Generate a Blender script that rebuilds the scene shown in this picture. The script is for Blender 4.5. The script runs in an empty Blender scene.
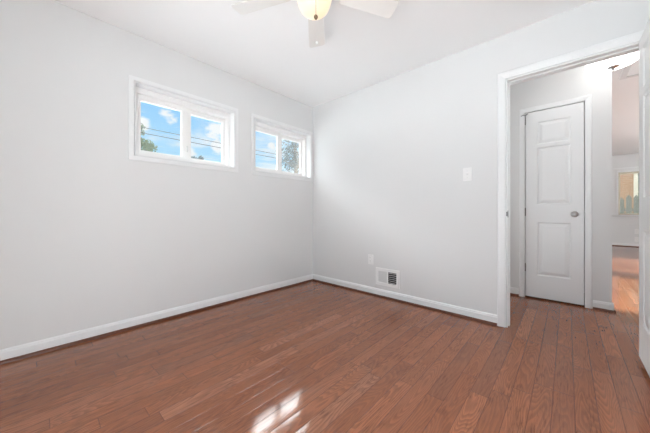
import bpy, bmesh, math, random
from mathutils import Vector, Matrix

S = bpy.context.scene
C = S.collection

# ------------------------------------------------------------------ camera
YAW = 0.741834618
CAM = (2.65167, -2.64249, 0.95861)
FPX = 264.44
cd = bpy.data.cameras.new('camera')
cam = bpy.data.objects.new('camera', cd)
C.objects.link(cam)
cam.location = CAM
cam.rotation_euler = (math.pi / 2, 0, YAW)
cd.sensor_fit = 'HORIZONTAL'
cd.sensor_width = 36.0
cd.lens = FPX / 650 * 36.0
cd.shift_y = (212.2 - 216.5) / 650
cd.clip_start = 0.02
cd.clip_end = 500
S.camera = cam

# ------------------------------------------------------------------ view, sky, daylight and fill lights
S.view_settings.view_transform = 'Standard'
S.view_settings.look = 'None'
S.view_settings.exposure = 0.09
S.view_settings.gamma = 1.0
S.view_settings.use_curve_mapping = False
try:
    S.cycles.max_bounces = 14
    S.cycles.diffuse_bounces = 10
    S.cycles.transparent_max_bounces = 16
except Exception:
    pass


class NT:
    """small helper to write node trees"""
    def __init__(self, tree):
        self.t = tree

    def n(self, typ, **kw):
        nd = self.t.nodes.new(typ)
        for k, v in kw.items():
            setattr(nd, k, v)
        return nd

    def link(self, a, b):
        self.t.links.new(a, b)

    def put(self, sock, v):
        if isinstance(v, bpy.types.NodeSocket):
            self.t.links.new(v, sock)
        elif v is not None:
            sock.default_value = v

    def math(self, op, a, b=None, c=None, clamp=False):
        nd = self.n('ShaderNodeMath', operation=op, use_clamp=clamp)
        self.put(nd.inputs[0], a)
        if b is not None:
            self.put(nd.inputs[1], b)
        if c is not None:
            self.put(nd.inputs[2], c)
        return nd.outputs[0]

    def vmath(self, op, a, b=None):
        nd = self.n('ShaderNodeVectorMath', operation=op)
        self.put(nd.inputs[0], a)
        if b is not None:
            self.put(nd.inputs[1], b)
        return nd.outputs[1] if op in ('DOT_PRODUCT', 'LENGTH') else nd.outputs[0]

    def sep(self, v):
        nd = self.n('ShaderNodeSeparateXYZ')
        self.put(nd.inputs[0], v)
        return nd.outputs

    def comb(self, x, y, z):
        nd = self.n('ShaderNodeCombineXYZ')
        for i, v in enumerate((x, y, z)):
            self.put(nd.inputs[i], v)
        return nd.outputs[0]

    def mix(self, f, a, b, blend='MIX'):
        nd = self.n('ShaderNodeMix', data_type='RGBA', blend_type=blend)
        self.put(nd.inputs[0], f)
        self.put(nd.inputs[6], a)
        self.put(nd.inputs[7], b)
        return nd.outputs[2]

    def smooth(self, v, a, b, lo=0.0, hi=1.0):
        nd = self.n('ShaderNodeMapRange', interpolation_type='SMOOTHSTEP')
        self.put(nd.inputs[0], v)
        nd.inputs[1].default_value = a
        nd.inputs[2].default_value = b
        nd.inputs[3].default_value = lo
        nd.inputs[4].default_value = hi
        return nd.outputs[0]

    def noise(self, vec, scale=5, detail=2, rough=0.5, dims='3D'):
        nd = self.n('ShaderNodeTexNoise', noise_dimensions=dims)
        self.put(nd.inputs['Vector'], vec)
        nd.inputs['Scale'].default_value = scale
        nd.inputs['Detail'].default_value = detail
        nd.inputs['Roughness'].default_value = rough
        return nd.outputs[0]


SKY_LOBE = 42.0          # glow added above the visible sky, for the window reflection on the floor
SKY_LOBE_SOUTH = 24.0   # second unseen glow, added further south to brighten the back wall
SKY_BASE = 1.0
w = bpy.data.worlds.new('sky')
S.world = w
w.use_nodes = True
w.node_tree.nodes.clear()
t = NT(w.node_tree)
dirv = t.vmath('NORMALIZE', t.n('ShaderNodeTexCoord').outputs['Generated'])
dx, dy, dz = t.sep(dirv)
base = t.mix(t.smooth(dz, 0.02, 0.55), (0.54, 0.82, 1.0, 1), (0.22, 0.55, 0.98, 1))
den = t.math('ADD', t.math('MAXIMUM', dz, 0.0), 0.16)
cv = t.comb(t.math('DIVIDE', dx, den), t.math('DIVIDE', dy, den), 1.3)
cl = t.noise(cv, 1.7, 7, 0.56)
streak = t.noise(t.comb(t.math('MULTIPLY', dx, 2.2), t.math('MULTIPLY', dy, 2.2), t.math('MULTIPLY', dz, 17.0)), 2.6, 6, 0.6)
cmask = t.math('MAXIMUM', t.smooth(cl, 0.50, 0.68, 0.0, 0.8), t.smooth(streak, 0.50, 0.70, 0.0, 0.75))
# a few cumulus heads, each at its own place in the sky
fluff = t.noise(t.comb(t.math('MULTIPLY', dx, 9.0), t.math('MULTIPLY', dy, 9.0), t.math('MULTIPLY', dz, 15.0)), 2.2, 6, 0.62)
heads = None
for (cx_, cy_, cz_, cr) in ((-0.872, 0.405, 0.272, 0.060), (-0.886, 0.418, 0.222, 0.055), (-0.785, 0.572, 0.238, 0.035),
                            (-0.938, 0.215, 0.262, 0.040), (-0.913, 0.277, 0.300, 0.045), (-0.900, 0.330, 0.185, 0.060), (-0.52, 0.80, 0.25, 0.09), (-0.97, 0.05, 0.26, 0.08)):
    dd = t.vmath('LENGTH', t.vmath('SUBTRACT', dirv, (cx_, cy_, cz_)))
    hd = t.smooth(dd, 0.0, cr, 1.0, 0.0)
    heads = hd if heads is None else t.math('MAXIMUM', heads, hd)
puff = t.smooth(t.math('ADD', t.math('MULTIPLY', heads, 0.62), t.math('MULTIPLY', fluff, 1.3)), 0.86, 1.20)
cmask = t.math('MAXIMUM', cmask, t.math('MULTIPLY', puff, t.smooth(heads, 0.0, 0.2)))
skyc = t.mix(cmask, base, (0.93, 0.95, 0.98, 1))
skyc = t.mix(t.smooth(dz, 0.0, 0.13, 0.55, 0.0), skyc, (0.86, 0.93, 0.99, 1))
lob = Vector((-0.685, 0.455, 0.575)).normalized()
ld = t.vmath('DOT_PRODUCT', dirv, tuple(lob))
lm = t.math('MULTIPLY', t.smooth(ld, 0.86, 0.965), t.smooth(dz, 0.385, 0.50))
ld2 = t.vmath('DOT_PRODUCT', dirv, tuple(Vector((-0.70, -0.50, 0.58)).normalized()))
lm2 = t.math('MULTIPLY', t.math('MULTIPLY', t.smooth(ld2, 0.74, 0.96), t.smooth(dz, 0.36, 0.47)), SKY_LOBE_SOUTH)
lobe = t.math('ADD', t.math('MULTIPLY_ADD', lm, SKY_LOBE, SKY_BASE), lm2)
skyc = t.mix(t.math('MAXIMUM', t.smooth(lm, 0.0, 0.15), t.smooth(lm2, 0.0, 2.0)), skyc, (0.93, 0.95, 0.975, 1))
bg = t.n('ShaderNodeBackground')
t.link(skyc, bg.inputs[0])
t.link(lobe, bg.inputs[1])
t.link(bg.outputs[0], t.n('ShaderNodeOutputWorld').inputs[0])


def area(name, loc, rot, sx, sy, watts, col=(1, 1, 1)):
    l = bpy.data.lights.new(name, 'AREA')
    l.shape = 'RECTANGLE'
    l.size, l.size_y, l.energy, l.color = sx, sy, watts, col
    o = bpy.data.objects.new(name, l)
    o.location, o.rotation_euler = loc, rot
    C.objects.link(o)
    return o


# low sun from the east, through the living room's side window
sl = bpy.data.lights.new('sun', 'SUN')
sl.energy, sl.angle, sl.color = 14.0, math.radians(3), (0.86, 0.96, 0.95)
so = bpy.data.objects.new('sun', sl)
so.location = (20, 2, 12)
so.rotation_euler = Vector((-0.90, 0.0, -0.43)).to_track_quat('-Z', 'Y').to_euler()
C.objects.link(so)
# unseen fill lights added to brighten the bedroom, hall and living room
area('fill_near_opening', (2.25, -3.12, 0.56), (math.radians(90), 0, math.radians(58)), 1.4, 0.9, 16.5, (1.0, 1.0, 0.985))  # added fill in the made-up opening behind the camera
area('bounce_light', (2.35, -2.85, 0.75), (math.pi, 0, 0), 1.4, 0.45, 4.5, (0.985, 1.0, 0.995))  # added lamp facing up, brightens the ceiling
area('fill_hall_end', (1.23, 0.60, 1.35), (math.pi / 2, 0, -math.pi / 2), 0.75, 1.7, 5.2, (1.0, 1.0, 0.985))  # added fill in front of the closed hall end
area('fill_living_side', (6.68, 4.6, 1.5), (math.pi / 2, 0, math.pi / 2), 2.0, 1.4, 104, (0.91, 1.0, 1.01))  # added fill at the far room's unseen side window


# ------------------------------------------------------------------ materials
def new_mat(name):
    m = bpy.data.materials.new(name)
    m.use_nodes = True
    m.node_tree.nodes.clear()
    return m, NT(m.node_tree)


def simple(name, col, rough=0.5, metal=0.0, spec=0.5, bump=None, emit=None, estr=0.0, vary=0.0, vscale=6.0):
    m, t = new_mat(name)
    p = t.n('ShaderNodeBsdfPrincipled')
    c = (*col, 1)
    geo = t.n('ShaderNodeNewGeometry').outputs['Position']
    if vary:
        nz = t.noise(geo, vscale, 3)
        c = t.mix(nz, tuple(x * (1 - vary) for x in col) + (1,), tuple(min(1, x * (1 + vary)) for x in col) + (1,))
    t.put(p.inputs['Base Color'], c)
    p.inputs['Roughness'].default_value = rough
    p.inputs['Metallic'].default_value = metal
    p.inputs['Specular IOR Level'].default_value = spec
    if bump:
        b = t.n('ShaderNodeBump')
        b.inputs['Strength'].default_value = bump[1]
        b.inputs['Distance'].default_value = 0.002
        t.put(b.inputs['Height'], t.noise(geo, bump[0], 2))
        t.link(b.outputs[0], p.inputs['Normal'])
    if emit:
        p.inputs['Emission Color'].default_value = (*emit, 1)
        p.inputs['Emission Strength'].default_value = estr
    t.link(p.outputs[0], t.n('ShaderNodeOutputMaterial').inputs[0])
    return m


M = {}
M['wall'] = simple('wall_paint', (0.705, 0.712, 0.713), 0.75, spec=0.25, bump=(260, 0.10), vary=0.006, vscale=1.5)
M['ceiling'] = simple('ceiling_paint', (0.905, 0.918, 0.925), 0.85, spec=0.2, bump=(220, 0.08))
M['trim'] = simple('white_trim_paint', (0.775, 0.785, 0.79), 0.38, spec=0.45, vary=0.006)
M['door'] = simple('white_door_paint', (0.775, 0.785, 0.79), 0.42, spec=0.4, bump=(90, 0.05))
M['vinyl'] = simple('white_vinyl', (0.83, 0.83, 0.825), 0.35)
M['shoe'] = simple('stained_oak_moulding', (0.105, 0.026, 0.008), 0.3, vary=0.25, vscale=25)
M['plastic'] = simple('white_plastic', (0.80, 0.80, 0.80), 0.3)
M['slot'] = simple('dark_slot', (0.03, 0.03, 0.03), 0.6)
M['register'] = simple('white_enamel', (0.82, 0.82, 0.82), 0.35)
M['louver'] = simple('grey_enamel', (0.66, 0.66, 0.66), 0.45)
M['duct'] = simple('galvanised_duct', (0.05, 0.05, 0.055), 0.6)
M['nickel'] = simple('satin_nickel', (0.46, 0.455, 0.45), 0.28, metal=1.0)
M['bronze'] = simple('antique_bronze', (0.22, 0.14, 0.08), 0.35, metal=0.7)
M['steel'] = simple('hinge_steel', (0.22, 0.22, 0.22), 0.45, metal=0.6)
M['fan'] = simple('white_fan_blade', (0.80, 0.79, 0.77), 0.35, vary=0.01, vscale=20)
M['bowl'] = simple('frosted_lit_glass', (0.42, 0.40, 0.36), 0.3, emit=(1.0, 0.77, 0.45), estr=0.70)
M['dome'] = simple('lit_white_glass', (0.8, 0.8, 0.8), 0.25, emit=(1.0, 0.985, 0.96), estr=3.4)
M['bark'] = simple('grey_bark', (0.12, 0.095, 0.075), 0.9, bump=(30, 0.6), vary=0.3)
M['leaf_green'] = simple('green_leaf', (0.075, 0.09, 0.055), 0.6, vary=0.45, vscale=3)
M['leaf_grey'] = simple('grey_green_leaf', (0.075, 0.09, 0.095), 0.5, vary=0.5, vscale=6)
M['cable'] = simple('black_cable', (0.03, 0.035, 0.045), 0.7)
M['yard'] = simple('pale_bounce_ground', (0.76, 0.76, 0.75), 0.95, vary=0.2, vscale=4)  # unseen ground, pale so it bounces light up through the windows
M['fence'] = simple('weathered_wood', (0.055, 0.056, 0.045), 0.85, vary=0.4, vscale=9)
M['roof'] = simple('roof_shingle', (0.10, 0.09, 0.085), 0.9, vary=0.3, vscale=10)
M['cream'] = simple('cream_paint', (0.60, 0.55, 0.44), 0.6)
M['housetrim'] = simple('cream_house_trim', (0.24, 0.22, 0.17), 0.6)
M['dkglass'] = simple('dark_window_glass', (0.10, 0.13, 0.11), 0.15)


def glass_mat():
    m, t = new_mat('window_glass')
    tr = t.n('ShaderNodeBsdfTransparent')
    tr.inputs[0].default_value = (0.97, 0.985, 0.98, 1)
    gl = t.n('ShaderNodeBsdfGlossy')
    gl.inputs['Roughness'].default_value = 0.02
    fr = t.n('ShaderNodeFresnel')
    fr.inputs[0].default_value = 1.45
    mx = t.n('ShaderNodeMixShader')
    t.link(t.math('MULTIPLY', fr.outputs[0], 0.7), mx.inputs[0])
    t.link(tr.outputs[0], mx.inputs[1])
    t.link(gl.outputs[0], mx.inputs[2])
    t.link(mx.outputs[0], t.n('ShaderNodeOutputMaterial').inputs[0])
    return m


M['glass'] = glass_mat()


def brick_mat():
    m, t = new_mat('tan_brick')
    geo = t.n('ShaderNodeNewGeometry').outputs['Position']
    x, y, z = t.sep(geo)
    b = t.n('ShaderNodeTexBrick')
    t.link(t.comb(t.math('ADD', x, y), z, 0.0), b.inputs['Vector'])
    b.inputs['Color1'].default_value = (0.15, 0.083, 0.044, 1)
    b.inputs['Color2'].default_value = (0.13, 0.072, 0.039, 1)
    b.inputs['Mortar'].default_value = (0.16, 0.112, 0.073, 1)
    b.inputs['Scale'].default_value = 1.0
    b.inputs['Mortar Size'].default_value = 0.012
    b.inputs['Brick Width'].default_value = 0.22
    b.inputs['Row Height'].default_value = 0.078
    p = t.n('ShaderNodeBsdfPrincipled')
    p.inputs['Roughness'].default_value = 0.9
    t.link(b.outputs[0], p.inputs['Base Color'])
    t.link(p.outputs[0], t.n('ShaderNodeOutputMaterial').inputs[0])
    return m


M['brick'] = brick_mat()


def floor_mat():
    PW = 0.0818
    m, t = new_mat('oak_planks')
    x, y, z = t.sep(t.n('ShaderNodeNewGeometry').outputs['Position'])
    u = t.math('DIVIDE', t.math('ADD', x, 10 * PW * 12 - 2.678), PW)
    iu = t.math('FLOOR', u)
    fu = t.math('SUBTRACT', u, iu)

    def rnd(a, b=0.0, c=0.0):
        nd = t.n('ShaderNodeTexWhiteNoise', noise_dimensions='3D')
        t.link(t.comb(a, b, c), nd.inputs[0])
        return nd.outputs[0], nd.outputs[1]
    r1, _ = rnd(iu, 3.3)
    r1b, _ = rnd(iu, 9.7)
    ln = t.math('MULTIPLY_ADD', r1b, 0.35, 0.62)
    v = t.math('ADD', t.math('DIVIDE', t.math('ADD', y, 20.0), ln), t.math('MULTIPLY', r1, 7.0))
    iv = t.math('FLOOR', v)
    fv = t.math('SUBTRACT', v, iv)
    r2, rc = rnd(iu, iv, 1.7)
    r3, _ = rnd(iu, iv, 5.1)
    r4, _ = rnd(iu, iv, 8.9)
    # plank-local coordinates with a random shift
    sx = t.math('MULTIPLY_ADD', r2, 31.0, x)
    sy = t.math('MULTIPLY_ADD', r3, 47.0, y)
    # growth rings: contours of a stretched smooth field
    fld = t.noise(t.comb(t.math('MULTIPLY', sx, 9.0), t.math('MULTIPLY', sy, 1.15), t.math('MULTIPLY', r4, 20)), 1.0, 1.5, 0.4)
    rings = t.math('FRACT', t.math('MULTIPLY', fld, 34.0))
    ring = t.math('MULTIPLY', t.smooth(rings, 0.0, 0.75), t.smooth(rings, 0.82, 1.0, 1.0, 0.0))
    fine = t.noise(t.comb(t.math('MULTIPLY', sx, 420.0), t.math('MULTIPLY', sy, 14.0), 0.0), 1.0, 3, 0.65)
    pore = t.smooth(t.noise(t.comb(t.math('MULTIPLY', sx, 300.0), t.math('MULTIPLY', sy, 9.0), 4.0), 1.0, 2, 0.6), 0.56, 0.70)
    blotch = t.noise(t.comb(t.math('MULTIPLY', sx, 14.0), t.math('MULTIPLY', sy, 3.2), 2.0), 1.0, 3, 0.55)
    # colour
    ca = t.mix(r2, (0.215, 0.060, 0.022, 1), (0.32, 0.104, 0.042, 1))
    ca = t.mix(t.smooth(r3, 0.86, 1.0), ca, (0.37, 0.145, 0.075, 1))
    ca = t.mix(t.smooth(r4, 0.86, 1.0, 0.0, 0.5), ca, (0.16, 0.055, 0.027, 1))
    ca = t.mix(t.math('MULTIPLY', ring, 0.6), ca, (0.115, 0.033, 0.014, 1))
    ca = t.mix(t.math('MULTIPLY', pore, 0.5), ca, (0.10, 0.03, 0.013, 1))
    ca = t.mix(t.math('MULTIPLY', fine, 0.30), ca, (0.46, 0.20, 0.10, 1))
    ca = t.mix(t.smooth(blotch, 0.52, 0.75, 0.0, 0.35), ca, (0.14, 0.045, 0.022, 1))
    strk = t.smooth(t.noise(t.comb(t.math('MULTIPLY', sx, 150.0), t.math('MULTIPLY', sy, 11.0), 7.0), 1.0, 3, 0.6), 0.50, 0.66)
    smask = t.math('MULTIPLY', strk, t.smooth(t.noise(t.comb(t.math('MULTIPLY', sx, 11.0), t.math('MULTIPLY', sy, 2.0), 9.0), 1.0, 2, 0.5), 0.40, 0.62))
    ca = t.mix(t.math('MULTIPLY', smask, 0.7), ca, (0.085, 0.025, 0.010, 1))
    # seams
    eu = t.math('MULTIPLY', t.math('MINIMUM', fu, t.math('SUBTRACT', 1.0, fu)), PW)
    ev = t.math('MULTIPLY', t.math('MINIMUM', fv, t.math('SUBTRACT', 1.0, fv)), ln)
    e = t.math('MINIMUM', eu, ev)
    seam = t.smooth(e, 0.0006, 0.0022, 1.0, 0.0)
    ca = t.mix(t.math('MULTIPLY', seam, 0.7), ca, (0.05, 0.016, 0.008, 1))
    # relief: eased edges, a slight cup and tilt of every board, light grain
    h = t.smooth(e, 0.0, 0.003, -0.0002, 0.0)
    tilt = t.math('MULTIPLY', t.math('SUBTRACT', r4, 0.5), t.math('MULTIPLY', t.math('SUBTRACT', fu, 0.5), 0.0032))
    wob = t.math('MULTIPLY', t.noise(t.comb(t.math('MULTIPLY', x, 6.0), t.math('MULTIPLY', sy, 2.4), r2), 1.0, 1, 0.4), 0.0011)
    gr = t.math('MULTIPLY', fine, 0.00006)
    cup = t.math('MULTIPLY', t.math('POWER', t.math('ABSOLUTE', t.math('SUBTRACT', fu, 0.5)), 2.0), -0.0014)
    hh = t.math('ADD', t.math('ADD', t.math('ADD', h, cup), tilt), t.math('ADD', wob, gr))
    b = t.n('ShaderNodeBump')
    b.inputs['Strength'].default_value = 1.0
    b.inputs['Distance'].default_value = 1.0
    t.link(hh, b.inputs['Height'])
    p = t.n('ShaderNodeBsdfPrincipled')
    t.link(ca, p.inputs['Base Color'])
    t.put(p.inputs['Roughness'], t.math('MULTIPLY_ADD', blotch, 0.08, 0.065))
    p.inputs['IOR'].default_value = 1.52
    t.link(b.outputs[0], p.inputs['Normal'])
    t.link(p.outputs[0], t.n('ShaderNodeOutputMaterial').inputs[0])
    return m


M['floor'] = floor_mat()


# ------------------------------------------------------------------ mesh helpers
def box(bm, x0, x1, y0, y1, z0, z1):
    vs = [bm.verts.new(p) for p in ((x0, y0, z0), (x1, y0, z0), (x1, y1, z0), (x0, y1, z0),
                                    (x0, y0, z1), (x1, y0, z1), (x1, y1, z1), (x0, y1, z1))]
    for f in ((0, 3, 2, 1), (4, 5, 6, 7), (0, 1, 5, 4), (1, 2, 6, 5), (2, 3, 7, 6), (3, 0, 4, 7)):
        bm.faces.new([vs[i] for i in f])
    return vs


def lathe(bm, prof, seg=40, c=(0, 0), axis='Z', base=0.0):
    """prof: list of (radius, height); closed at r=0 ends"""
    rings = []
    for r, z in prof:
        ring = []
        if r < 1e-6:
            ring = [bm.verts.new(axis_pt(0, 0, z, c, axis, base))]
        else:
            for k in range(seg):
                a = 2 * math.pi * k / seg
                ring.append(bm.verts.new(axis_pt(r * math.cos(a), r * math.sin(a), z, c, axis, base)))
        rings.append(ring)
    for A, B in zip(rings, rings[1:]):
        if len(A) == 1 and len(B) == 1:
            continue
        for k in range(seg):
            k2 = (k + 1) % seg
            if len(A) == 1:
                bm.faces.new((A[0], B[k2], B[k]))
            elif len(B) == 1:
                bm.faces.new((A[k], A[k2], B[0]))
            else:
                bm.faces.new((A[k], A[k2], B[k2], B[k]))


def axis_pt(a, b, h, c, axis, base):
    if axis == 'Z':
        return (c[0] + a, c[1] + b, base + h)
    if axis == 'Y':       # height runs along -Y
        return (c[0] + a, base - h, c[1] + b)
    return (base + h, c[0] + a, c[1] + b)


def tube(bm, pts, rad, seg=10):
    rings = []
    n = len(pts)
    for i, p in enumerate(pts):
        p = Vector(p)
        a = Vector(pts[max(0, i - 1)])
        b = Vector(pts[min(n - 1, i + 1)])
        d = (b - a).normalized()
        up = Vector((0, 0, 1)) if abs(d.z) < 0.9 else Vector((1, 0, 0))
        s = d.cross(up).normalized()
        q = s.cross(d)
        r = rad[i] if isinstance(rad, (list, tuple)) else rad
        rings.append([bm.verts.new(p + (s * math.cos(k * 2 * math.pi / seg) + q * math.sin(k * 2 * math.pi / seg)) * r) for k in range(seg)])
    for A, B in zip(rings, rings[1:]):
        for k in range(seg):
            bm.faces.new((A[k], A[(k + 1) % seg], B[(k + 1) % seg], B[k]))
    bm.faces.new(rings[0][::-1])
    bm.faces.new(rings[-1])


def prism(bm, prof, a, b, to3):
    """extrude the 2D profile from a to b; to3(u, v, s) -> point"""
    A = [bm.verts.new(to3(u, v, a)) for u, v in prof]
    B = [bm.verts.new(to3(u, v, b)) for u, v in prof]
    n = len(prof)
    for i in range(n):
        bm.faces.new((A[i], A[(i + 1) % n], B[(i + 1) % n], B[i]))
    bm.faces.new(A[::-1])
    bm.faces.new(B)


def frame(bm, a0, a1, b0, b1, wl, wr, wb, wt, d0, d1, to3):
    """picture-frame of mitred pieces in the (a, b) plane, depth d0..d1"""
    o = [(a0, b0), (a1, b0), (a1, b1), (a0, b1)]
    i = [(a0 + wl, b0 + wb), (a1 - wr, b0 + wb), (a1 - wr, b1 - wt), (a0 + wl, b1 - wt)]
    V = {}
    for nm, ring in (('o', o), ('i', i)):
        for k, (a, b) in enumerate(ring):
            for dd in (0, 1):
                V[nm, k, dd] = bm.verts.new(to3(a, b, (d0, d1)[dd]))
    for k in range(4):
        l = (k + 1) % 4
        bm.faces.new((V['o', k, 0], V['o', l, 0], V['i', l, 0], V['i', k, 0]))
        bm.faces.new((V['o', k, 1], V['i', k, 1], V['i', l, 1], V['o', l, 1]))
        bm.faces.new((V['o', k, 0], V['o', k, 1], V['o', l, 1], V['o', l, 0]))
        bm.faces.new((V['i', k, 0], V['i', l, 0], V['i', l, 1], V['i', k, 1]))


def holed(bm, A, B, holes, d0, d1, to3):
    """slab over A=(a0,a1), B=(b0,b1) with rectangular holes [(a0,a1,b0,b1)]"""
    xs = sorted({*A, *[h[0] for h in holes], *[h[1] for h in holes]})
    zs = sorted({*B, *[h[2] for h in holes], *[h[3] for h in holes]})
    xs = [x for x in xs if A[0] <= x <= A[1]]
    zs = [z for z in zs if B[0] <= z <= B[1]]

    def solid(i, j):
        if not (0 <= i < len(xs) - 1 and 0 <= j < len(zs) - 1):
            return False
        cx, cz = (xs[i] + xs[i + 1]) / 2, (zs[j] + zs[j + 1]) / 2
        return not any(h[0] < cx < h[1] and h[2] < cz < h[3] for h in holes)
    cache = {}

    def v(i, j, d):
        if (i, j, d) not in cache:
            cache[i, j, d] = bm.verts.new(to3(xs[i], zs[j], (d0, d1)[d]))
        return cache[i, j, d]
    for i in range(len(xs) - 1):
        for j in range(len(zs) - 1):
            if not solid(i, j):
                continue
            for d in (0, 1):
                bm.faces.new((v(i, j, d), v(i + 1, j, d), v(i + 1, j + 1, d), v(i, j + 1, d)))
            for (di, dj, p, q) in ((-1, 0, (i, j), (i, j + 1)), (1, 0, (i + 1, j), (i + 1, j + 1)),
                                   (0, -1, (i, j), (i + 1, j)), (0, 1, (i, j + 1), (i + 1, j + 1))):
                if not solid(i + di, j + dj):
                    bm.faces.new((v(*p, 0), v(*q, 0), v(*q, 1), v(*p, 1)))


def obj(name, bm, mat, parent=None, smooth=False, bevel=0.0, local=None):
    bmesh.ops.recalc_face_normals(bm, faces=bm.faces[:])
    me = bpy.data.meshes.new(name)
    bm.to_mesh(me)
    bm.free()
    me.materials.append(mat)
    o = bpy.data.objects.new(name, me)
    C.objects.link(o)
    if smooth:
        for p in me.polygons:
            p.use_smooth = True
        try:
            me.set_sharp_from_angle(angle=math.radians(40))
        except Exception:
            pass
    if parent is not None:
        o.parent = parent
        if local is None:       # mesh was built in world coordinates
            o.location = -parent.location
    if bevel:
        md = o.modifiers.new('edge', 'BEVEL')
        md.width = bevel
        md.segments = 2
        md.limit_method = 'ANGLE'
        md.angle_limit = math.radians(40)
    return o


def tag(o, label, cat, group=None, kind=None):
    o['label'] = label
    o['category'] = cat
    if group:
        o['group'] = group
    if kind:
        o['kind'] = kind
    return o


def empty(name, loc):
    o = bpy.data.objects.new(name, None)
    o.location = loc
    o.empty_display_size = 0.1
    C.objects.link(o)
    return o


def struct(o, label, cat):
    return tag(o, label, cat, kind='structure')


BM = bmesh.new
XB = lambda a, b, d: (a, d, b)      # wall running along x: (x, z, y)
YB = lambda a, b, d: (d, a, b)      # wall running along y: (y, z, x)

# ------------------------------------------------------------------ measures
H = 2.44
HL = 2.58               # living room ceiling
RX = 3.14               # bedroom right wall
NY = -3.12              # bedroom near wall
W1 = (-2.092, -1.198, 1.432, 2.043)
W2 = (-0.948, -0.052, 1.432, 2.043)
DX0, DX1, DH = 2.276, 3.032, 2.066      # bedroom doorway
BT = 0.126              # back wall thickness
HY = 1.095              # far side of the hall
CX = 2.968              # end of the closet wall
LX0, LX1, LY1 = 1.2, 6.6, 8.541         # living room
LW = (3.72, 5.3, 0.885, 2.09)           # living room far window
SW = (1.22, 3.15, 0.75, 2.15)            # living room side window (sun)
SW2 = (3.7, 5.6, 0.85, 2.15)            # second side window
LT = 0.2

# ------------------------------------------------------------------ structure
bm = BM()
box(bm, -LT, LX1 + LT, NY - LT, LY1 + LT, -0.12, 0.0)
struct(obj('floor', bm, M['floor']), 'glossy reddish brown oak plank floor', 'floor')

bm = BM()
box(bm, -LT, RX + 0.1, NY - LT, 0.06, H, H + 0.15)
struct(obj('ceiling', bm, M['ceiling']), 'flat white bedroom ceiling above the fan', 'ceiling')
bm = BM()
box(bm, LX0 - 0.1, LX1 + LT, 0.06, 1.75, H, H + 0.29)
struct(obj('ceiling', bm, M['ceiling']), 'white hall ceiling behind the doorway with the round glowing light', 'ceiling')
bm = BM()
box(bm, LX0 - 0.1, LX1 + LT, 1.75, LY1 + LT, HL, HL + 0.15)
struct(obj('ceiling', bm, M['ceiling']), 'grey shaded ceiling of the far room seen through the doorway', 'ceiling')

bm = BM()
holed(bm, (NY - LT, 0.0), (0, H), [W1, W2], 0.0, -LT, YB)
struct(obj('wall_left', bm, M['wall']), 'long grey painted wall with two high slider windows', 'wall')
bm = BM()
holed(bm, (-LT, LX1 + LT), (0, H), [(DX0, DX1, -1, DH), (1.05, 1.30, 0.16, 0.298)], 0.0, BT, XB)
struct(obj('wall_back', bm, M['wall']), 'light grey wall with light switch, air register and doorway', 'wall')
bm = BM()
holed(bm, (NY - LT, 0.0), (0, H), [], RX, RX + 0.1, YB)
struct(obj('wall_right', bm, M['wall']), 'grey wall behind the open white door', 'wall')
bm = BM()
holed(bm, (0.0, RX), (0, H), [(1.5, 3.0, 0.06, 2.0)], NY, NY - LT, XB)  # unseen opening added for the fill light
struct(obj('wall_near', bm, M['wall']), 'grey wall behind the viewer with an opening added for the fill light', 'wall')

# hall: far wall with the closet door, its left end, the closet side
HD = (2.302, 2.776, 2.076)
bm = BM()
holed(bm, (LX0, CX), (0, H), [(HD[0] - 0.006, HD[1] + 0.006, -1, HD[2] + 0.006)], HY, HY + 0.11, XB)
struct(obj('wall_hall', bm, M['wall']), 'grey hall wall holding the narrow panelled closet door', 'wall')
bm = BM()
box(bm, LX0 - 0.1, LX0, BT, 1.86, 0, H)
struct(obj('wall_hall_end', bm, M['wall']), 'short wall closing the hall on the left', 'wall')
bm = BM()
box(bm, CX - 0.1, CX, HY + 0.11, 1.75, 0, H)
box(bm, LX0, CX, 1.75, 1.86, 0, HL)
struct(obj('wall_closet', bm, M['wall']), 'closet side wall facing the far room', 'wall')
# living room
bm = BM()
holed(bm, (LX0 - 0.1, LX1 + LT), (0, HL), [LW], LY1, LY1 + LT, XB)
struct(obj('wall_living_far', bm, M['wall']), 'grey far wall with a window seen through the doorway', 'wall')
bm = BM()
holed(bm, (BT, LY1), (0, HL), [SW, SW2], LX1, LX1 + LT, YB)
struct(obj('wall_living_side', bm, M['wall']), 'sunny side wall of the far room', 'wall')
bm = BM()
box(bm, LX0 - 0.1, LX0, 1.86, LY1, 0, HL)
struct(obj('wall_living_left', bm, M['wall']), 'left wall of the far room', 'wall')


# ------------------------------------------------------------------ baseboards with stained shoe moulding
BBP = [(0, 0.012), (0.012, 0.012), (0.012, 0.066), (0.0085, 0.072), (0.008, 0.078), (0.004, 0.084), (0, 0.086)]
SHP = [(0.012, 0.0), (0.030, 0.0), (0.0295, 0.006), (0.0265, 0.0125), (0.021, 0.0175), (0.012, 0.020)]


def baseboard(name, label, a, b, to3):
    bm = BM()
    prism(bm, [(0, 0.0)] + BBP[1:], a, b, to3)
    o = struct(obj(name, bm, M['trim']), label, 'baseboard')
    bm = BM()
    prism(bm, SHP, a, b, to3)
    s = obj('shoe_moulding', bm, M['shoe'], o, smooth=True)
    s['label'] = 'dark stained oak shoe moulding'
    return o


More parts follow.
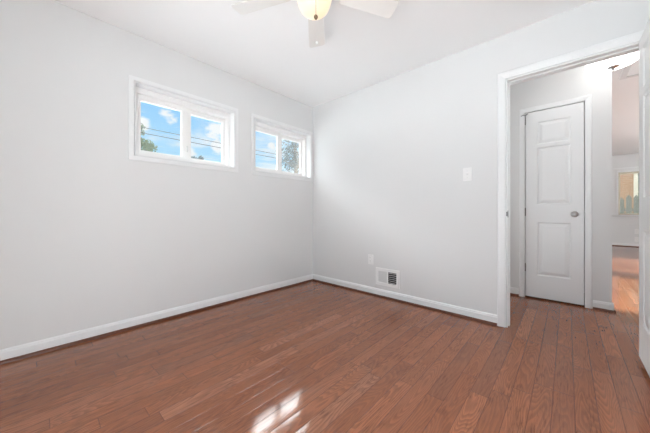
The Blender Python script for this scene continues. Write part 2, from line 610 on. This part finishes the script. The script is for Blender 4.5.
baseboard('baseboard_left', 'white baseboard with brown shoe moulding under the two windows', NY, 0.0, lambda u, v, s: (u, s, v))
baseboard('baseboard_back', 'white baseboard with brown shoe moulding under the air register', 0.0, 2.2145, lambda u, v, s: (s, -u, v))
baseboard('baseboard_right', 'white baseboard on the wall behind the open door', NY, 0.0, lambda u, v, s: (RX - u, s, v))
baseboard('baseboard_hall', 'white baseboard on the hall wall left of the closet door', LX0, 2.243, lambda u, v, s: (s, HY - u, v))
baseboard('baseboard_closet', 'short white baseboard right of the closet door at the wall end', 2.838, CX + 0.012, lambda u, v, s: (s, HY - u, v))
baseboard('baseboard_closet_end', 'white baseboard around the closet wall end', HY, 1.75, lambda u, v, s: (CX + u, s, v))
baseboard('baseboard_living', 'white baseboard under the far room window', LX0, LX1, lambda u, v, s: (s, LY1 - u, v))


# ------------------------------------------------------------------ bedroom windows
def slider(name, label, W, latch_side):
    a0, a1, b0, b1 = W
    root = empty(name, (0, (a0 + a1) / 2, b0))
    struct(root, label, 'window')
    bm = BM()
    cw = 0.042
    frame(bm, a0 - cw, a1 + cw, b0 - cw, b1 + cw, cw - 0.006, cw - 0.006, cw - 0.006, cw - 0.006, 0.0, 0.011, YB)
    obj('casing', bm, M['trim'], root, bevel=0.003)
    bm = BM()
    frame(bm, a0, a1, b0, b1, 0.006, 0.006, 0.006, 0.006, -LT + 0.01, 0.0105, YB)
    obj('jamb_liner', bm, M['trim'], root)
    a0 += 0.006; a1 -= 0.006; b0 += 0.006; b1 -= 0.006
    D = -0.075
    bm = BM()
    frame(bm, a0, a1, b0, b1, 0.028, 0.028, 0.024, 0.050, D - 0.085, D, YB)
    frame(bm, a0 + 0.028, a1 - 0.028, b0 + 0.024, b1 - 0.050, 0.006, 0.006, 0.006, 0.006, D - 0.085, D - 0.012, YB)
    obj('window_frame', bm, M['vinyl'], root, bevel=0.002)
    fa0, fa1, fb0, fb1 = a0 + 0.028, a1 - 0.028, b0 + 0.024, b1 - 0.050
    mid = (a0 + a1) / 2
    for k in (0, 1):
        if k == 0:
            s0, s1, d0 = fa0, mid + 0.012, D - 0.018
            wl, wr = 0.026, 0.058
        else:
            s0, s1, d0 = mid - 0.012, fa1, D - 0.050
            wl, wr = 0.056, 0.036
        bm = BM()
        frame(bm, s0, s1, fb0 + 0.004, fb1 - 0.002, wl, wr, 0.030, 0.044, d0 - 0.028, d0, YB)
        frame(bm, s0 + wl, s1 - wr, fb0 + 0.034, fb1 - 0.046, 0.007, 0.007, 0.007, 0.007, d0 - 0.022, d0 - 0.008, YB)
        sash = obj('sash', bm, M['vinyl'], root, bevel=0.0015)
        bm = BM()
        box(bm, d0 - 0.018, d0 - 0.012, s0 + wl + 0.002, s1 - wr - 0.002, fb0 + 0.038, fb1 - 0.050)
        pn = obj('pane', bm, M['glass'], sash, local=1)
        pn.location = -root.location
        pn.matrix_parent_inverse = Matrix.Identity(4)
        sash_loc = sash.location.copy()
        pn.location = -root.location - sash_loc
        if k == 0:
            bm = BM()
            box(bm, d0, d0 + 0.012, mid - 0.010, mid + 0.004, (b0 + b1) / 2 - 0.19, (b0 + b1) / 2 - 0.13)
            box(bm, d0, d0 + 0.020, mid - 0.007, mid + 0.001, (b0 + b1) / 2 - 0.17, (b0 + b1) / 2 - 0.15)
            lt = obj('latch', bm, M['louver'], sash, local=1, bevel=0.002)
            lt.location = -root.location - sash_loc
    return root


slider('window_1', 'white slider window left of the corner window, with a green tree at its left edge', W1, 0)
slider('window_2', 'white slider window next to the room corner with a leafy tree behind it', W2, 0)

# ------------------------------------------------------------------ bedroom doorway trim
bm = BM()
CWD = 0.057
CP = [(0, 0), (0.0, 0.009), (0.010, 0.012), (0.036, 0.017), (0.052, 0.018), (CWD, 0.014), (CWD, 0)]  # from inside edge outward


def casing(bm, x0, x1, z1, face, sgn, bottom=0.0):
    """mitred three-sided door casing around the opening x0..x1, top z1; proud of y=face towards sgn"""
    rows = []
    for (u, v) in CP:
        y = face + sgn * v
        rows.append([bm.verts.new(p) for p in ((x0 - u, y, bottom), (x0 - u, y, z1 + u), (x1 + u, y, z1 + u), (x1 + u, y, bottom))])
    n = len(rows)
    for i in range(n):
        A, B = rows[i], rows[(i + 1) % n]
        for k in range(3):
            bm.faces.new((A[k], A[k + 1], B[k + 1], B[k]))
    bm.faces.new([r[0] for r in rows])
    bm.faces.new([r[3] for r in rows][::-1])


t1 = empty('trim_1', (DX0, 0, 0))
struct(t1, 'white moulded casing and jamb around the open bedroom doorway', 'door frame')
bm = BM()
casing(bm, DX0 - 0.004, DX1 + 0.004, DH + 0.002, 0.0, -1)
obj('casing', bm, M['trim'], t1)
bm = BM()
casing(bm, DX0 - 0.004, DX1 + 0.004, DH + 0.002, BT, 1)
obj('casing', bm, M['trim'], t1)
bm = BM()
prof = [(0, 0), (0.016, 0)]
for x0, x1 in ((DX0 - 0.0, DX0 + 0.009), (DX1 - 0.010, DX1)):
    box(bm, x0, x1, -0.0005, BT + 0.0005, 0.0, DH)
box(bm, DX0, DX1, -0.0005, BT + 0.0005, DH - 0.012, DH)
obj('jamb', bm, M['trim'], t1, bevel=0.001)
bm = BM()
box(bm, DX0 + 0.009, DX0 + 0.017, 0.042, 0.078, 0.0, DH - 0.012)
box(bm, DX1 - 0.020, DX1 - 0.010, 0.042, 0.078, 0.0, DH - 0.012)
box(bm, DX0 + 0.009, DX1 - 0.010, 0.042, 0.078, DH - 0.022, DH - 0.012)
obj('door_stop', bm, M['trim'], t1, bevel=0.001)
bm = BM()
box(bm, DX0 + 0.0085, DX0 + 0.0105, 0.006, 0.036, 0.915, 0.972)
box(bm, DX0 + 0.001, DX0 + 0.0105, -0.003, 0.008, 0.925, 0.962)
o = obj('strike_plate', bm, M['steel'], t1)
o['label'] = 'small dark metal strike plate'


# ------------------------------------------------------------------ panel doors
def door_leaf(bm, wd, ht, th, panels, to3):
    """slab wd x ht x th with moulded raised panels on both faces; to3(a, z, d)"""
    xs = sorted({0, wd, *[p[0] for p in panels], *[p[1] for p in panels]})
    zs = sorted({0, ht, *[p[2] for p in panels], *[p[3] for p in panels]})
    steps = [(0.0, 0.0), (0.004, 0.002), (0.011, 0.0085), (0.018, 0.0085), (0.043, 0.0020), (0.047, 0.0015)]
    for side in (0, 1):
        dd = (lambda q: q) if side == 0 else (lambda q: th - q)
        g = {}

        def v(i, j):
            if (i, j) not in g:
                g[i, j] = bm.verts.new(to3(xs[i], zs[j], dd(0)))
            return g[i, j]
        for i in range(len(xs) - 1):
            for j in range(len(zs) - 1):
                cx, cz = (xs[i] + xs[i + 1]) / 2, (zs[j] + zs[j + 1]) / 2
                pan = [p for p in panels if p[0] < cx < p[1] and p[2] < cz < p[3]]
                ring = [v(i, j), v(i + 1, j), v(i + 1, j + 1), v(i, j + 1)]
                if not pan:
                    bm.faces.new(ring)
                    continue
                p = pan[0]
                for ins, dep in steps[1:]:
                    new = [bm.verts.new(to3(a, b, dd(dep))) for a, b in ((p[0] + ins, p[2] + ins), (p[1] - ins, p[2] + ins), (p[1] - ins, p[3] - ins), (p[0] + ins, p[3] - ins))]
                    for k in range(4):
                        bm.faces.new((ring[k], ring[(k + 1) % 4], new[(k + 1) % 4], new[k]))
                    ring = new
                bm.faces.new(ring)
    q = [(0, 0), (wd, 0), (wd, ht), (0, ht)]
    for k in range(4):
        a, b = q[k], q[(k + 1) % 4]
        bm.faces.new([bm.verts.new(to3(*p, d)) for p, d in ((a, 0), (b, 0), (b, th), (a, th))])
    bmesh.ops.remove_doubles(bm, verts=bm.verts[:], dist=1e-5)


def knob_bm(c, base, axis, rose=0.031):
    """round passage knob with rose, growing from base along the axis"""
    bm = BM()
    prof = [(0, 0), (rose, 0), (rose, 0.003), (rose * 0.86, 0.008), (0.014, 0.010), (0.011, 0.016), (0.011, 0.026),
            (0.017, 0.031), (0.0255, 0.039), (0.0285, 0.048), (0.0265, 0.057), (0.020, 0.063), (0.010, 0.066), (0, 0.0665)]
    lathe(bm, prof, 32, c, axis, base)
    return bm


# closet door in the hall
DZ = 0.016
d2 = empty('door_2', (HD[0], HY, 0))
struct(d2, 'closed narrow white panelled closet door with a round metal knob in the hall', 'door')
bm = BM()
wd, ht = HD[1] - HD[0], HD[2] - DZ
pan = [(0.104, wd - 0.096, z0 - DZ, z1 - DZ) for z0, z1 in ((0.262, 0.848), (1.045, 1.672), (1.700 + 0.005, 1.955))]
door_leaf(bm, wd, ht, 0.035, pan, lambda a, b, d: (HD[0] + a, HY + 0.004 + d, DZ + b))
obj('door_leaf', bm, M['door'], d2)
kb = obj('knob', knob_bm((2.706, 0.938), HY + 0.004, 'Y'), M['nickel'], d2, smooth=True)
kb['label'] = 'round satin metal knob'
for z in (0.338, 0.962, 1.99):
    bm = BM()
    tube(bm, [(HD[0] - 0.002, HY - 0.004, z - 0.045), (HD[0] - 0.002, HY - 0.004, z + 0.045)], 0.0055, 10)
    box(bm, HD[0] - 0.012, HD[0] + 0.004, HY - 0.0015, HY + 0.005, z - 0.044, z + 0.044)
    obj('hinge', bm, M['steel'], d2)
# bent hinge-pin door stop on the top hinge
bm = BM()
tube(bm, [(HD[0] - 0.002, HY - 0.004, 2.036), (HD[0] - 0.002, HY - 0.006, 2.048), (HD[0] - 0.018, HY - 0.03, 2.052), (HD[0] - 0.034, HY - 0.045, 2.040)], 0.0045, 8)
tube(bm, [(HD[0] - 0.002, HY - 0.006, 2.048), (HD[0] + 0.024, HY - 0.030, 2.056)], 0.0045, 8)
obj('hinge_pin_stop', bm, M['steel'], d2)
bm = BM()
box(bm, HD[1] + 0.001, HD[1] + 0.010, HY - 0.004, HY + 0.003, 0.905, 0.965)
obj('strike_plate', bm, M['nickel'], d2)

t2 = empty('trim_2', (HD[0], HY, 0))
struct(t2, 'white casing around the narrow closet door', 'door frame')
bm = BM()
CP_keep = CP
CP = [(u * 0.86, v * 0.9) for u, v in CP_keep]
casing(bm, HD[0] - 0.005, HD[1] + 0.005, HD[2] + 0.005, HY, -1)
CP = CP_keep
obj('casing', bm, M['trim'], t2)

# bedroom door, swung open into the room
d1 = empty('door_1', (2.992, -0.02, 0))
struct(d1, 'open white six panel bedroom door at the right edge', 'door')
bm = BM()
wd, z0, z1 = 0.706, 0.034, 2.050
st, ml = 0.118, 0.09
pw = (wd - 2 * st - ml) / 2
pan = []
for a in (st, st + pw + ml):
    for p0, p1 in ((0.262, 0.848), (1.045, 1.672), (1.720, 1.968)):
        pan.append((a, a + pw, p0 - z0, p1 - z0))
door_leaf(bm, wd, z1 - z0, 0.035, pan, lambda a, b, d: (2.992 + d, -0.021 - a, z0 + b))
obj('door_leaf', bm, M['door'], d1)
for z in (0.26, 1.03, 1.82):
    bm = BM()
    tube(bm, [(3.030, -0.0245, z - 0.045), (3.030, -0.0245, z + 0.045)], 0.005, 10)
    obj('hinge', bm, M['steel'], d1)
bm = knob_bm((-0.021 - wd + 0.06, 0.94), 3.027, 'X')
obj('knob', bm, M['nickel'], d1, smooth=True)

# ------------------------------------------------------------------ air register, outlet, switch
rg = tag(empty('air_register', (1.1745, 0, 0.13)), 'white wall air register with dark louvred right half, low on the back wall', 'air vent')
bm = BM()
X0, X1, Z0, Z1 = 1.027, 1.322, 0.132, 0.326
frame(bm, X0, X1, Z0, Z1, 0.030, 0.036, 0.034, 0.034, 0.0, -0.0085, XB)
box(bm, 1.171, 1.183, -0.0085, 0.0, 0.160, 0.300)
obj('face_plate', bm, M['register'], rg, bevel=0.002)
bm = BM()
holed(bm, (1.051, 1.299), (0.161, 0.297), [], 0.05, 0.056, XB)
frame(bm, 1.0505, 1.2995, 0.1605, 0.2975, 0.001, 0.001, 0.001, 0.001, 0.0, 0.052, XB)
obj('duct_box', bm, M['duct'], rg)
bm = BM()
box(bm, 1.0565, 1.1715, -0.002, 0.0015, 0.1655, 0.2925)
for k in range(9):
    x = 1.064 + k * 0.0122
    box(bm, x, x + 0.003, -0.005, -0.002, 0.168, 0.290)
dp = obj('closed_louvers', bm, M['louver'], rg)
dp['label'] = 'closed pale grey louvers'
for k in range(6):
    z = 0.1735 + k * 0.0212
    bm = BM()
    prism(bm, [(0.0, z + 0.0055), (0.0, z + 0.0025), (0.018, z - 0.0045), (0.018, z - 0.0015)], 1.183, 1.287,
          lambda u, v, s: (s, u - 0.004, v))
    obj('slat', bm, M['louver'], rg)


def outlet(name, label, x, z, face, sc=1.0):
    r = tag(empty(name, (x, face, z)), label, 'outlet')
    bm = BM()
    box(bm, x - 0.035 * sc, x + 0.035 * sc, face - 0.006, face, z - 0.057 * sc, z + 0.057 * sc)
    obj('cover_plate', bm, M['plastic'], r, bevel=0.003)
    for s in (-1, 1):
        bm = BM()
        zc = z + s * 0.0195
        prism(bm, [(0.0165 * math.cos(a) * (1 if abs(math.cos(a)) < .8 else .95), 0.0145 * math.sin(a)) for a in [k * math.pi / 10 for k in range(20)]],
              face - 0.006, face - 0.0085, lambda u, v, q: (x + u, q, zc + v))
        rc = obj('receptacle', bm, M['plastic'], r)
        bm = BM()
        for xx, hh in ((-0.0065, 0.008), (0.0065, 0.0065)):
            box(bm, x + xx - 0.001, x + xx + 0.001, face - 0.0090, face - 0.0084, zc - hh / 2 + 0.003, zc + hh / 2 + 0.003)
        sl_ = obj('slots', bm, M['slot'], rc, local=1)
        sl_.location = -r.location - rc.location
    bm = BM()
    lathe(bm, [(0, 0), (0.003, 0), (0.0025, 0.001), (0, 0.0013)], 12, (x, z), 'Y', face - 0.006)
    obj('screw', bm, M['plastic'], r)
    return r


outlet('wall_outlet', 'white duplex outlet just left of the air register', 0.957, 0.406, 0.0)
sw = tag(empty('light_switch', (1.983, 0, 1.302)), 'white toggle light switch left of the doorway', 'light switch')
bm = BM()
box(bm, 1.983 - 0.036, 1.983 + 0.036, -0.006, 0, 1.302 - 0.059, 1.302 + 0.059)
obj('cover_plate', bm, M['plastic'], sw, bevel=0.003)
bm = BM()
prism(bm, [(0, 0.012), (-0.012, 0.008), (-0.013, 0.002), (0, -0.011)], 1.983 - 0.005, 1.983 + 0.005, lambda u, v, s: (s, -0.006 + u, 1.302 + v))
obj('toggle', bm, M['plastic'], sw, bevel=0.001)
for s in (-1, 1):
    bm = BM()
    lathe(bm, [(0, 0), (0.0035, 0), (0.003, 0.001), (0, 0.0014)], 12, (1.983, 1.302 + s * 0.03), 'Y', -0.006)
    obj('screw', bm, M['louver'], sw)

# ------------------------------------------------------------------ ceiling fan
FX, FY = 1.572, -1.556
fan = tag(empty('ceiling_fan', (FX, FY, H)), 'white five blade ceiling fan with a lit cream glass bowl', 'ceiling fan')
c = (FX, FY)
bm = BM()
lathe(bm, [(0, H), (0.075, H), (0.078, H - 0.015), (0.072, H - 0.045), (0.05, H - 0.058), (0.03, H - 0.062), (0, H - 0.062)], 40, c)
obj('canopy', bm, M['fan'], fan, smooth=True)
bm = BM()
lathe(bm, [(0, 2.385), (0.06, 2.385), (0.105, 2.372), (0.122, 2.352), (0.125, 2.315), (0.118, 2.285), (0.095, 2.270), (0, 2.268)], 48, c)
obj('motor_housing', bm, M['fan'], fan, smooth=True)
bm = BM()
lathe(bm, [(0, 2.269), (0.07, 2.269), (0.085, 2.258), (0.088, 2.240), (0.098, 2.232), (0.108, 2.226), (0.108, 2.218), (0, 2.218)], 48, c)
obj('light_fitter', bm, M['fan'], fan, smooth=True)
bm = BM()
lathe(bm, [(0.098, 2.222), (0.101, 2.208), (0.099, 2.185), (0.092, 2.158), (0.080, 2.132), (0.062, 2.114), (0.036, 2.103), (0.012, 2.099), (0, 2.099)], 56, c)
o = obj('glass_bowl', bm, M['bowl'], fan, smooth=True)
o['label'] = 'glowing cream frosted glass bowl'
ZB, PITCH = 2.254, math.radians(12)
for k in range(5):
    ang = YAW + math.pi / 2 + k * 2 * math.pi / 5
    er = Vector((math.cos(ang), math.sin(ang), 0))
    et = Vector((-math.sin(ang), math.cos(ang), 0))
    nrm = (et * math.sin(PITCH) + Vector((0, 0, 1)) * math.cos(PITCH))
    ct = (et * math.cos(PITCH) - Vector((0, 0, 1)) * math.sin(PITCH))
    P = lambda r, s, n: Vector((FX, FY, ZB)) + er * r + ct * s + nrm * n
    out = []
    R0, R1 = 0.165, 0.535
    h0, h1 = 0.050, 0.062
    for a in range(7):
        q = math.pi + math.pi / 2 * a / 6
        out.append((R0 + 0.02 + 0.02 * math.cos(q), -h0 + 0.02 + 0.02 * math.sin(q)))
    for a in range(7):
        q = -math.pi / 2 + math.pi / 2 * a / 6
        out.append((R1 - 0.022 + 0.022 * math.cos(q), -h1 + 0.022 + 0.022 * math.sin(q)))
    for a in range(7):
        q = math.pi / 2 * a / 6
        out.append((R1 - 0.022 + 0.022 * math.cos(q), h1 - 0.022 + 0.022 * math.sin(q)))
    for a in range(7):
        q = math.pi / 2 + math.pi / 2 * a / 6
        out.append((R0 + 0.02 + 0.02 * math.cos(q), h0 - 0.02 + 0.02 * math.sin(q)))
    bm = BM()
    prism(bm, out, -0.003, 0.003, lambda u, v, n: P(u, v, n))
    bl = obj('blade', bm, M['fan'], fan, bevel=0.0012)
    bm = BM()
    prism(bm, [(0.085, -0.016), (0.15, -0.014), (0.175, -0.036), (0.225, -0.034), (0.235, 0), (0.225, 0.034), (0.175, 0.036), (0.15, 0.014), (0.085, 0.016)],
          0.003, 0.008, lambda u, v, n: P(u, v, n))
    br = obj('blade_bracket', bm, M['fan'], bl, local=1)
    br.location = -fan.location - bl.location
# pull chains
camd = Vector((-math.sin(YAW), math.cos(YAW), 0))
camr = Vector((math.cos(YAW), math.sin(YAW), 0))


def pull(loc, ztop, zbot, mat, rad, label):
    bm = BM()
    tube(bm, [(loc.x, loc.y, ztop), (loc.x, loc.y, zbot + rad)], 0.0011 if mat == 'bronze' else 0.0006, 6)
    ch = obj('pull_chain', bm, M['bronze'] if mat == 'bronze' else M['plastic'], fan)
    bm = BM()
    lathe(bm, [(0, -rad * 1.1), (rad * 0.6, -rad * 0.95), (rad, -rad * 0.2), (rad * 0.85, rad * 0.5), (rad * 0.35, rad), (0, rad * 1.3)], 20, (loc.x, loc.y), 'Z', zbot)
    fb = obj('chain_fob', bm, M[mat], ch, smooth=True, local=1)
    fb.location = -fan.location - ch.location
    fb['label'] = label


pull(Vector((FX, FY, 0)) - camd * 0.112 + camr * 0.013, 2.235, 2.006, 'bronze', 0.0115, 'small bronze ball on the pull chain')
pull(Vector((FX, FY, 0)) + camd * 0.125 + camr * 0.010, 2.275, 2.018, 'plastic', 0.0085, 'small white fob behind the bowl')

# ------------------------------------------------------------------ hall ceiling light and attic hatch
LCX, LCY = 2.95, 0.80
hl = tag(empty('hall_ceiling_light', (LCX, LCY, H)), 'round glowing flush mount glass light on the hall ceiling', 'ceiling light')
bm = BM()
lathe(bm, [(0, H), (0.15, H), (0.155, H - 0.02), (0.13, H - 0.05), (0, H - 0.05)], 48, (LCX, LCY))
obj('ceiling_pan', bm, M['fan'], hl, smooth=True)
bm = BM()
lathe(bm, [(0.135, 2.405), (0.170, 2.345), (0.176, 2.315), (0.173, 2.290), (0.155, 2.268), (0.12, 2.252), (0.06, 2.245), (0.0, 2.243)], 56, (LCX, LCY))
obj('glass_dome', bm, M['dome'], hl, smooth=True)
bm = BM()
lathe(bm, [(0.0, 2.246), (0.036, 2.2455), (0.038, 2.240), (0.020, 2.234), (0.008, 2.226), (0.010, 2.219), (0.006, 2.212), (0, 2.211)], 24, (LCX, LCY))
o = obj('finial', bm, M['nickel'], hl, smooth=True)
o['label'] = 'small metal finial under the dome'

ht_ = tag(empty('attic_hatch', (3.45, 1.40, H)), 'white framed attic hatch on the hall ceiling behind the round light', 'attic hatch')
bm = BM()
frame(bm, 3.075, 3.80, 1.14, 1.735, 0.05, 0.05, 0.05, 0.05, H - 0.016, H, lambda a, b, d: (a, b, d))
obj('hatch_frame', bm, M['trim'], ht_, bevel=0.003)
bm = BM()
box(bm, 3.125, 3.75, 1.19, 1.685, H - 0.006, H)
obj('hatch_panel', bm, M['ceiling'], ht_)

# ------------------------------------------------------------------ far room window, outlets
w3 = empty('window_3', (4.5, LY1, LW[2]))
struct(w3, 'far room window with a white sill showing brick and pickets outside', 'window')
a0, a1, b0, b1 = LW
bm = BM()
frame(bm, a0 - 0.035, a1 + 0.05, b0, b1 + 0.035, 0.035, 0.05, 0.001, 0.035, LY1 - 0.015, LY1, XB)
box(bm, a0 - 0.10, a1 + 0.1, LY1 - 0.02, LY1, b1 + 0.095, b1 + 0.125)
obj('casing', bm, M['trim'], w3)
bm = BM()
box(bm, a0 - 0.11, a1 + 0.11, LY1 - 0.055, LY1 + 0.10, b0 - 0.03, b0)
obj('window_sill', bm, M['trim'], w3, bevel=0.003)
bm = BM()
frame(bm, a0, a1, b0, b1, 0.04, 0.04, 0.04, 0.05, LY1 + 0.07, LY1 + 0.14, XB)
sash = obj('sash', bm, M['cream'], w3, bevel=0.002)
bm = BM()
box(bm, a0 + 0.038, a1 - 0.038, LY1 + 0.10, LY1 + 0.106, b0 + 0.038, b1 - 0.048)
pn = obj('pane', bm, M['glass'], sash, local=1)
pn.location = -w3.location - sash.location
outlet('wall_outlet', 'upper of two white wall plates under the far room window', 4.062, 0.428, LY1, 1.15)
outlet('wall_outlet', 'lower of two white wall plates under the far room window', 4.062, 0.210, LY1, 1.15)

# ------------------------------------------------------------------ outdoors
GZ = -0.5
bm = BM()
bmesh.ops.create_grid(bm, x_segments=2, y_segments=2, size=120, matrix=Matrix.Translation((0, 0, GZ)))
struct(obj('ground', bm, M['yard']), 'unseen ground around the house, made pale to bounce light in', 'ground')

# neighbour's house
hs = tag(empty('brick_house', (7.5, 14.0, GZ)), 'tan brick house behind the picket fence seen through the far window', 'house')
HX0, HX1, HY0, HY1, HZ = 2.0, 12.0, 13.2, 20.0, 3.6
bm = BM()
holed(bm, (HX0, HX1), (GZ, HZ), [(4.68, 5.9, 0.75, 2.75)], HY0, HY0 + 0.2, XB)
box(bm, HX0, HX1, HY1 - 0.2, HY1, GZ, HZ)
box(bm, HX0, HX0 + 0.2, HY0 + 0.2, HY1 - 0.2, GZ, HZ)
box(bm, HX1 - 0.2, HX1, HY0 + 0.2, HY1 - 0.2, GZ, HZ)
obj('brick_wall', bm, M['brick'], hs)
bm = BM()
prism(bm, [(HY0 - 0.4, HZ), (HY1 + 0.4, HZ), ((HY0 + HY1) / 2, HZ + 2.2)], HX0 - 0.3, HX1 + 0.3, lambda u, v, s: (s, u, v))
obj('roof', bm, M['roof'], hs)
bm = BM()
frame(bm, 4.57, 5.98, 0.66, 2.85, 0.11, 0.10, 0.10, 0.12, HY0 - 0.03, HY0 + 0.12, XB)
box(bm, 4.68, 5.9, HY0, HY0 + 0.08, 1.72, 1.79)
wf = obj('window_frame', bm, M['housetrim'], hs)
bm = BM()
box(bm, 4.68, 5.9, HY0 + 0.09, HY0 + 0.10, 0.76, 2.73)
pn = obj('pane', bm, M['dkglass'], wf, local=1)
pn.location = -hs.location - wf.location

# picket fence
random.seed(4)
fn = tag(empty('picket_fence', (5.5, 11.0, GZ)), 'weathered grey picket fence in front of the brick house', 'fence')
for k in range(22):
    x = 3.7 + k * 0.165
    hgt = 1.52 + random.uniform(-0.05, 0.05)
    wv = random.uniform(0.058, 0.066)
    bm = BM()
    prism(bm, [(x - wv, GZ), (x + wv, GZ), (x + wv, hgt - 0.11), (x, hgt), (x - wv, hgt - 0.11)], 10.98, 11.0, lambda u, v, s: (u, s, v))
    obj('picket', bm, M['fence'], fn)
for z in (-0.05, 1.0):
    bm = BM()
    box(bm, 3.55, 7.4, 11.0, 11.05, z, z + 0.09)
    obj('rail', bm, M['fence'], fn)


# trees
def blob_dir(rng):
    while True:
        v = Vector((rng.uniform(-1, 1), rng.uniform(-1, 1), rng.uniform(-1, 1)))
        if 0.05 < v.length < 1:
            return v


def tree(name, label, base, crown, clumps, leaf, mat, seed, per=90, cl_r=0.3, fill=0.0):
    """trunk, forked branches and leaf clumps; crown = (centre, (rx, ry, rz))"""
    rng = random.Random(seed)
    r = tag(empty(name, base), label, 'tree', 'trees behind the windows')
    cc, cr = Vector(crown[0]), crown[1]
    bm = BM()
    b = Vector(base)
    fork = Vector((cc.x, cc.y, cc.z - cr[2] * 0.55))
    th = 0.03 * (cc.z - b.z) + 0.03
    tube(bm, [b, b.lerp(fork, 0.5) + Vector((0.05, -0.04, 0)), fork], [th, th * 0.8, th * 0.6], 10)
    obj('trunk', bm, M['bark'], r, smooth=True)
    cents = []
    for k in range(clumps):
        v = blob_dir(rng)
        v = v.normalized() * (v.length ** 0.5) if fill == 0 else v
        cents.append(cc + Vector((v.x * cr[0], v.y * cr[1], v.z * cr[2])))
    bm = BM()
    for k, q in enumerate(cents):
        if k % 3 == 0:
            m1 = fork.lerp(q, 0.5) + Vector((rng.uniform(-.1, .1), rng.uniform(-.1, .1), 0.12))
            tube(bm, [fork, m1, q], [th * 0.35, th * 0.2, th * 0.07], 6)
    obj('branches', bm, M['bark'], r, smooth=True)
    bm = BM()
    for q in cents:
        for j in range(per):
            p = q + blob_dir(rng) * cl_r
            n = blob_dir(rng).normalized()
            s = n.orthogonal().normalized()
            f = n.cross(s)
            L = leaf * rng.uniform(0.7, 1.3)
            vs = [bm.verts.new(p + s * L), bm.verts.new(p + f * L * 0.45 + n * L * 0.12), bm.verts.new(p - s * L), bm.verts.new(p - f * L * 0.45 + n * L * 0.12)]
            bm.faces.new(vs)
    obj('foliage', bm, mat, r)
    return r


def ray(px, py, D):
    d = Vector((-math.sin(YAW), math.cos(YAW), 0))
    rr = Vector((math.cos(YAW), math.sin(YAW), 0))
    return Vector(CAM) + D * (d + rr * ((px - 325) / FPX) + Vector((0, 0, (212.2 - py) / FPX)))


def on_ground(p):
    return (p.x, p.y, GZ)


p = ray(136, 160, 24)
tree('leafy_tree', 'green tree low at the left edge of the nearer window', on_ground(p), (p, (1.75, 1.9, 1.9)), 75, 0.10, M['leaf_green'], 11, 110, 0.42)
p = ray(138, 131, 26)
tree('leafy_tree', 'tall thin tree peeking past the left frame of the nearer window', on_ground(p), (p, (0.35, 0.5, 0.75)), 9, 0.09, M['leaf_green'], 5, 90, 0.30)
p = ray(198, 163, 40)
tree('leafy_tree', 'small distant tree low in the right pane of the nearer window', on_ground(p), (p, (0.9, 1.0, 0.9)), 26, 0.10, M['leaf_grey'], 21, 110, 0.4)
p = ray(296, 155, 15)
tree('leafy_tree', 'grey green tree filling the right pane of the window next to the corner', on_ground(p), (p, (0.95, 0.95, 1.45)), 46, 0.075, M['leaf_grey'], 8, 38, 0.30, 1)
p = ray(268, 177, 34)
tree('leafy_tree', 'small distant tree low in the left pane of the corner window', on_ground(p), (p, (0.9, 0.9, 0.7)), 18, 0.09, M['leaf_green'], 31, 100, 0.35)

# utility cables
for k, (z, lab) in enumerate(((5.50, 'upper of two utility cables crossing the sky outside the windows'), (5.30, 'lower of two utility cables crossing the sky outside the windows'))):
    bm = BM()
    pts = []
    for i in range(41):
        s = i / 40
        yy = -24 + 62 * s
        pts.append((-14.0 - 0.4 * k, yy, z + 0.55 * ((2 * s - 1) ** 2) - 0.05))
    tube(bm, pts, 0.021, 6)
    tag(obj('utility_cable', bm, M['cable'], smooth=True), lab, 'cable', 'utility cables')
